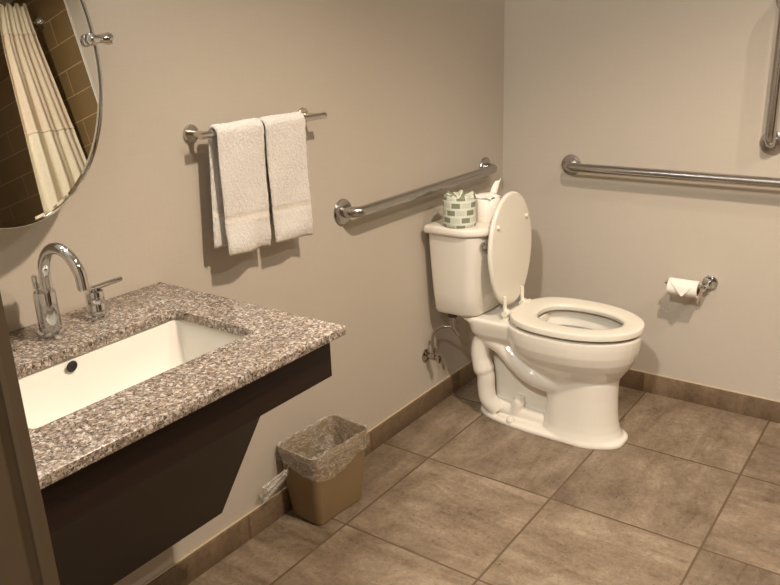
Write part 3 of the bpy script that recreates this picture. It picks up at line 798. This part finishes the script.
# ------------------------------------------------------------ rolls on the tank
LT = 0.7562
def wrapped_roll(x, y):
    t = thing('wrapped_toilet_roll', 'toilet roll wrapped in green block patterned paper on the tank lid', 'toilet roll', (x, y, LT))
    rnd = random.Random(5); secs = []
    n = 64; R = 0.0585; H = 0.106
    for z, k in ((0.0, 0.94), (0.004, 0.995), (0.02, 1.0), (0.06, 1.0), (H-0.008, 1.0), (H-0.002, 0.975)):
        secs.append([(x+R*k*(1+0.006*math.sin(5*a+z*60)+0.004*math.sin(11*a))*math.cos(a), y+R*k*(1+0.006*math.sin(5*a+z*60)+0.004*math.sin(11*a))*math.sin(a), LT+z+(0.002*math.sin(7*a) if z > 0.09 else 0)) for a in [2*PI*i/n for i in range(n)]])
    o = loft('wrapper', secs, M_WRAP, t, True, False, 60)
    o.data.transform(Matrix.Translation((-x, -y, -LT))); o.matrix_parent_inverse = Matrix(); o.location = (0, 0, 0)
    # tucked pleats at the top
    secs = []
    for k, zz in ((0.975, H-0.002), (0.93, H+0.004), (0.80, H+0.003), (0.60, H-0.002), (0.42, H-0.003), (0.33, H-0.010), (0.30, H-0.035)):
        secs.append([(R*k*math.cos(a), R*k*math.sin(a), zz+(0.0034*math.sin(7*a)+0.0028*math.sin(13*a+1))*(1 if 0.35 < k < 0.95 else 0.2)) for a in [2*PI*i/n for i in range(n)]])
    V, Fs = loft_data(secs, False, True)
    p = mesh_obj('tucked_end', V, Fs, M_WRAP, None, True); p.parent = t
    return t
wrapped_roll(0.135, -0.575)
def plain_roll(x, y):
    t = thing('toilet_roll', 'white unwrapped toilet roll with a tuft of tissue on the tank lid', 'toilet roll', (x, y, LT))
    R, H = 0.051, 0.082
    lathe('paper', [(0.021, 0.0), (R-0.002, 0.0), (R, 0.003), (R, H-0.003), (R-0.002, H), (0.021, H), (0.021, 0.0)], (x, y, LT), (0, 0, 1), M_PAPER, t, 48)
    # crumpled sheet lying over the top
    rnd = random.Random(9); V = []; Fs = []; N = 14
    for i in range(N+1):
        for j in range(N+1):
            u, v = i/N*2-1, j/N*2-1
            px, py = x+u*0.046-0.002, y+v*0.046
            r = math.hypot(u, v)
            V.append((px, py, LT+H+0.0075+0.0055*(math.sin(3.3*u+1.9*v)+math.sin(5.1*v-2.2*u+1))*0.5+rnd.uniform(-0.0012, 0.0012)-0.003*r*r))
    for i in range(N):
        for j in range(N):
            a = i*(N+1)+j; Fs.append([a, a+1, a+N+2, a+N+1])
    o = mesh_obj('loose_sheet', V, Fs, M_PAPER, t, True)
    sm = o.modifiers.new('t', 'SOLIDIFY'); sm.thickness = 0.0012; bake(o)
    # upright tuft
    V = []; Fs = []; N = 10; Mh = 8
    for j in range(Mh+1):
        s = j/Mh; wd = 0.021*(0.9+0.35*s-0.45*s*s)
        for i in range(N+1):
            u = i/N*2-1
            V.append((x+0.012+0.009*math.sin(3.2*u+1.5*s)+0.012*s, y+0.026+u*wd+0.022*s, LT+H+0.004+s*0.052+0.005*math.cos(2.5*u)-0.010*u*u*s+0.004*math.sin(6*u)*s))
    for j in range(Mh):
        for i in range(N):
            a = j*(N+1)+i; Fs.append([a, a+1, a+N+2, a+N+1])
    o = mesh_obj('tissue_tuft', V, Fs, M_PAPER, t, True)
    sm = o.modifiers.new('t', 'SOLIDIFY'); sm.thickness = 0.0015; bake(o)
plain_roll(0.176, -0.457)

# ------------------------------------------------------------ paper holder
PHX, PHZ = 0.868, 0.496
ph = thing('paper_holder', 'chrome single arm toilet paper holder on the back wall', 'paper holder', (PHX, 0, PHZ))
lathe('flange', [(0.0, 0.0), (0.0275, 0.0), (0.0280, 0.003), (0.0270, 0.007), (0.024, 0.009), (0.0, 0.009)], (PHX, -0.0005, PHZ), (0, -1, 0), M_CHROME, ph, 40)
tube('arm', [(PHX, -0.005, PHZ), (PHX, -0.062, PHZ), (PHX-0.0008, -0.070, PHZ), (PHX-0.004, -0.0745, PHZ), (PHX-0.012, -0.0755, PHZ), (PHX-0.136, -0.0755, PHZ), (PHX-0.140, -0.0755, PHZ+0.002)], 0.0078, M_CHROME, ph, 20)
RL = thing('toilet_roll', 'nearly used white toilet roll with folded point on the wall paper holder', 'toilet roll', (0.79, -0.0755, PHZ))
rx0, rx1, rr = 0.741, 0.846, 0.0310
# cardboard tube rests on the arm
rc = PHZ-0.0125
V, Fs = lathe_data([(0.0205, 0.0), (rr, 0.0), (rr, rx1-rx0), (0.0205, rx1-rx0), (0.0205, 0.0)], (rx0, -0.0755, rc), (1, 0, 0), 48)
autosmooth(mesh_obj('paper', V, Fs, M_PAPER, RL, True), 40)
V, Fs = loft_data([[(rx0+dx, -0.0755+r*math.cos(2*PI*i/40), rc+r*math.sin(2*PI*i/40)) for i in range(40)] for dx, r in ((-0.001, 0.0212), (rx1-rx0+0.001, 0.0212), (rx1-rx0+0.001, 0.0204), (-0.001, 0.0204), (-0.001, 0.0212))], False, False)
autosmooth(mesh_obj('core', V, Fs, M_CORE, RL, True), 40)
# loose sheet over the front folded to a point
V = []; Fs = []; fold = []
NA = 12
for i in range(NA+1):
    a = math.radians(96 - i/NA*88)   # from the crest down the front
    fold.append((-0.0755-(rr+0.0012)*math.cos(a), rc+(rr+0.0012)*math.sin(a)))
fy, fz = fold[-1]
rows = fold+[(fy-0.0006*k, fz-0.027*k/8) for k in range(1, 9)]
NX = 12; mid = (rx0+rx1)/2+0.004
cum = [0.0]
for (ya, za), (yb, zb) in zip(rows, rows[1:]): cum.append(cum[-1]+math.hypot(yb-ya, zb-za))
for (y, z), c in zip(rows, cum):
    f = max(0.0, (c/cum[-1]-0.26)/0.74); hw = (rx1-rx0)/2*(1-f)+0.0008
    cxm = (rx0+rx1)/2*(1-f)+mid*f
    for j in range(NX+1): V.append((cxm+hw*(2*j/NX-1), y, z))
for k in range(len(rows)-1):
    for j in range(NX):
        a = k*(NX+1)+j; Fs.append([a, a+1, a+NX+2, a+NX+1])
o = mesh_obj('folded_sheet', V, Fs, M_PAPER, RL, True)
sm = o.modifiers.new('t', 'SOLIDIFY'); sm.thickness = 0.0012; sm.offset = 0; bake(o)

# ------------------------------------------------------------ waste bin and liner
BCX, BCYY, BROT, BH_ = 0.092, -1.322, -0.06, 0.246
def bin_pt(x, y, z):
    c, s = math.cos(BROT), math.sin(BROT)
    return (BCX+x*c-y*s, BCYY+x*s+y*c, z)
def bin_sec(z, inset=0.0, r=0.022, n=8):
    k = z/BH_; w = 0.128+(0.160-0.128)*k-2*inset; l = 0.206+(0.250-0.206)*k-2*inset
    return [bin_pt(x, y, z) for x, y in rrect(0, 0, w, l, max(0.006, r-inset), n)]
bn = thing('waste_bin', 'small tan plastic waste bin on the floor against the left wall', 'waste bin', (BCX, BCYY, 0.0))
secs = [bin_sec(0.0003, 0.006), bin_sec(0.004, 0.001), bin_sec(0.02), bin_sec(0.12), bin_sec(0.219), bin_sec(0.220, -0.0022), bin_sec(0.242, -0.0022), bin_sec(0.246, -0.0005), bin_sec(0.246, 0.0025), bin_sec(0.242, 0.004), bin_sec(0.10, 0.0035), bin_sec(0.006, 0.0045)]
loft('bin_body', secs, M_BIN, bn)
# liner: inside drape, over the rim, gathered skirt outside with a knotted tail
ncorner = 8; base_loop = rrect(0, 0, 1, 1, 0.2, ncorner)
def liner_loop(z, inset, amp, seed, dropf=0.0, n=140):
    """perimeter resampled evenly"""
    zk = min(z, BH_)
    loop = bin_sec(zk, inset, 0.022, 10)
    P = [Vector(p) for p in loop]; P.append(P[0]); Ls = [0]
    for a, b in zip(P, P[1:]): Ls.append(Ls[-1]+(b-a).length)
    out = []; j = 0
    c = Vector(bin_pt(0, 0, z))
    for i in range(n):
        d = Ls[-1]*i/n
        while Ls[j+1] < d: j += 1
        p = P[j].lerp(P[j+1], (d-Ls[j])/max(1e-9, Ls[j+1]-Ls[j]))
        th = 2*PI*i/n
        wv = math.sin(9*th+seed)*0.5+math.sin(17*th+seed*2.3)*0.35+math.sin(31*th+seed*1.1)*0.2
        out_d = (p-c); out_d.z = 0; out_d.normalize()
        q = p+out_d*amp*wv
        q.z = z-dropf*(0.60+0.22*math.sin(2*th+3.9)+0.04*math.sin(5*th+1))
        q.x = max(q.x, 0.0045)
        out.append(q)
    return out
ll = [liner_loop(0.085, 0.030, 0.006, 2.0), liner_loop(0.13, 0.018, 0.006, 1.7), liner_loop(0.18, 0.012, 0.004, 1.3), liner_loop(0.225, 0.008, 0.002, 1.1), liner_loop(0.244, 0.005, 0.0006, 1.0),
      liner_loop(0.2495, 0.0012, 0.0006, 1.0), liner_loop(0.2495, -0.0036, 0.0006, 1.0), liner_loop(0.244, -0.0062, 0.0012, 1.0, 0.006), liner_loop(0.240, -0.0075, 0.0020, 1.2, 0.028), liner_loop(0.238, -0.0080, 0.0028, 1.5, 0.058), liner_loop(0.237, -0.0085, 0.0035, 1.8, 0.090)]
V, Fs = loft_data(ll, True, False)
lin = thing('bin_liner', 'clear plastic bin liner folded over the rim of the tan waste bin', 'bin liner', (BCX, BCYY, 0.09))
autosmooth(mesh_obj('liner_bag', V, Fs, M_LINER, lin, True), 70)
# gathered knot and tail at the near corner
tail = catmull([(0.050, -1.436, 0.190), (0.048, -1.448, 0.172), (0.043, -1.474, 0.158), (0.037, -1.502, 0.146), (0.032, -1.534, 0.134)], 5)
secs = []
N = 40
for k, p in enumerate(tail):
    s = k/(len(tail)-1)
    wr = 0.012-0.006*math.exp(-((s-0.16)/0.10)**2)+0.030*max(0, s-0.16)
    d = (tail[min(k+1, len(tail)-1)]-tail[max(k-1, 0)]).normalized()
    a = Vector((0.25, 0, 1)); a = (a-d*a.dot(d)).normalized(); b = d.cross(a)
    secs.append([p+a*wr*math.cos(2*PI*i/N)+b*(wr*0.26*math.sin(2*PI*i/N)+0.0035*s*math.sin(4*math.cos(2*PI*i/N)*2.2+3*s))-d*0.012*s*math.sin(3*math.cos(2*PI*i/N)) for i in range(N)])
V, Fs = loft_data(secs, False, False)
for v in V: v.x = max(v.x, 0.014)
autosmooth(mesh_obj('liner_tail', V, Fs, M_TAIL, lin, True), 70)
kn = lathe('liner_knot', [(0.0, 0.0), (0.006, 0.001), (0.0085, 0.006), (0.0060, 0.011), (0.0085, 0.016), (0.0, 0.020)], (0.046, -1.447, 0.178), (0, -0.5, -0.8), M_TAIL, lin, 20)

# crumpled film inside
rnd = random.Random(4); V = []; Fs = []; N = 22
for i in range(N+1):
    for j in range(N+1):
        u, v = i/N*2-1, j/N*2-1
        hgt = 0.162+0.030*math.sin(2.6*u+1.2)*math.cos(3.3*v+0.6)+0.020*math.sin(7*u+4*v)*math.cos(5*v-2*u)+rnd.uniform(-0.004, 0.004)
        V.append(bin_pt(u*0.058, v*0.098, hgt))
for i in range(N):
    for j in range(N):
        a = i*(N+1)+j; Fs.append([a, a+1, a+N+2, a+N+1])
mesh_obj('liner_fold', V, Fs, M_LINER, lin, True)

# ------------------------------------------------------------ shower curtain (seen in the mirror)
RX, RZ = 3.155, 2.493
rod = thing('curtain_rod', 'chrome shower curtain rod seen reflected in the oval mirror', 'curtain rod', (RX, -0.8, RZ))
tube('rod', [(RX, -0.010, RZ), (RX, -0.8, RZ), (RX, -1.549, RZ)], 0.0127, M_CHROME, rod, 20)
for y, d in ((-0.0095, -1), (-1.5495, 1)):
    lathe('flange', [(0.0, 0.0), (0.042, 0.0), (0.042, 0.006), (0.030, 0.014), (0.018, 0.030), (0.0, 0.030)], (RX, y, RZ), (0, d, 0), M_CHROME, rod, 36)
def left_edge(z):
    pts = [(0.12, -0.50), (1.36, -0.415), (1.81, -0.375), (2.28, -0.335), (2.41, -0.318), (2.59, -0.275)]
    for (a, p), (b, q) in zip(pts, pts[1:]):
        if z <= b: return p+(q-p)*(z-a)/(b-a)
    return pts[-1][1]
def right_edge(z): return -0.035-0.060*max(0.0, min(1.0, (z-1.55)/0.85))
NU, NZ = 150, 70; V = []
zs = [0.12+(2.585-0.12)*j/NZ for j in range(NZ+1)]
for z in zs:
    l = left_edge(z); r = right_edge(z)
    for i in range(NU+1):
        u = i/NU
        amp = 0.020*(0.8+0.4*min(1, (2.7-z)))*(0.75+0.45*math.sin(3.1*u+1.1*z))
        y = l+(r-l)*u
        x = RX-0.045+amp*math.sin(u*2*PI*3.4+0.4*math.sin(z*1.3))+0.006*math.sin(u*2*PI*7.1+1.7*z)
        seam = 0.0
        for q in (2.41, 1.825): seam += math.exp(-((z-q)/0.02)**2)
        V.append((x-0.003*seam, y, z+(0.012*math.sin(u*2*PI*3.4) if z > 2.58 else 0)))
Fs = [[j*(NU+1)+i, j*(NU+1)+i+1, (j+1)*(NU+1)+i+1, (j+1)*(NU+1)+i] for j in range(NZ) for i in range(NU)]
cur = thing('shower_curtain', 'cream fabric shower curtain hanging from the rod, reflected in the mirror', 'shower curtain', (RX, -0.2, 0.12))
o = mesh_obj('curtain_cloth', V, Fs, M_CURT, cur, True)
sm = o.modifiers.new('t', 'SOLIDIFY'); sm.thickness = 0.0016; bake(o)
for q in (2.41, 1.825):
    V = []
    for dz in (-0.006, 0.006):
        z = q+dz; l = left_edge(z); r = right_edge(z)
        for i in range(NU+1):
            u = i/NU; amp = 0.020*(0.8+0.4*min(1, (2.7-z)))*(0.75+0.45*math.sin(3.1*u+1.1*z))
            V.append((RX-0.045+amp*math.sin(u*2*PI*3.4+0.4*math.sin(z*1.3))+0.006*math.sin(u*2*PI*7.1+1.7*z)-0.0055, l+(r-l)*u, z))
    Fs = [[i, i+1, NU+2+i, NU+1+i] for i in range(NU)]
    o = mesh_obj('seam_band', V, Fs, M_CURT, cur, True)
    sm = o.modifiers.new('t', 'SOLIDIFY'); sm.thickness = 0.002; bake(o)
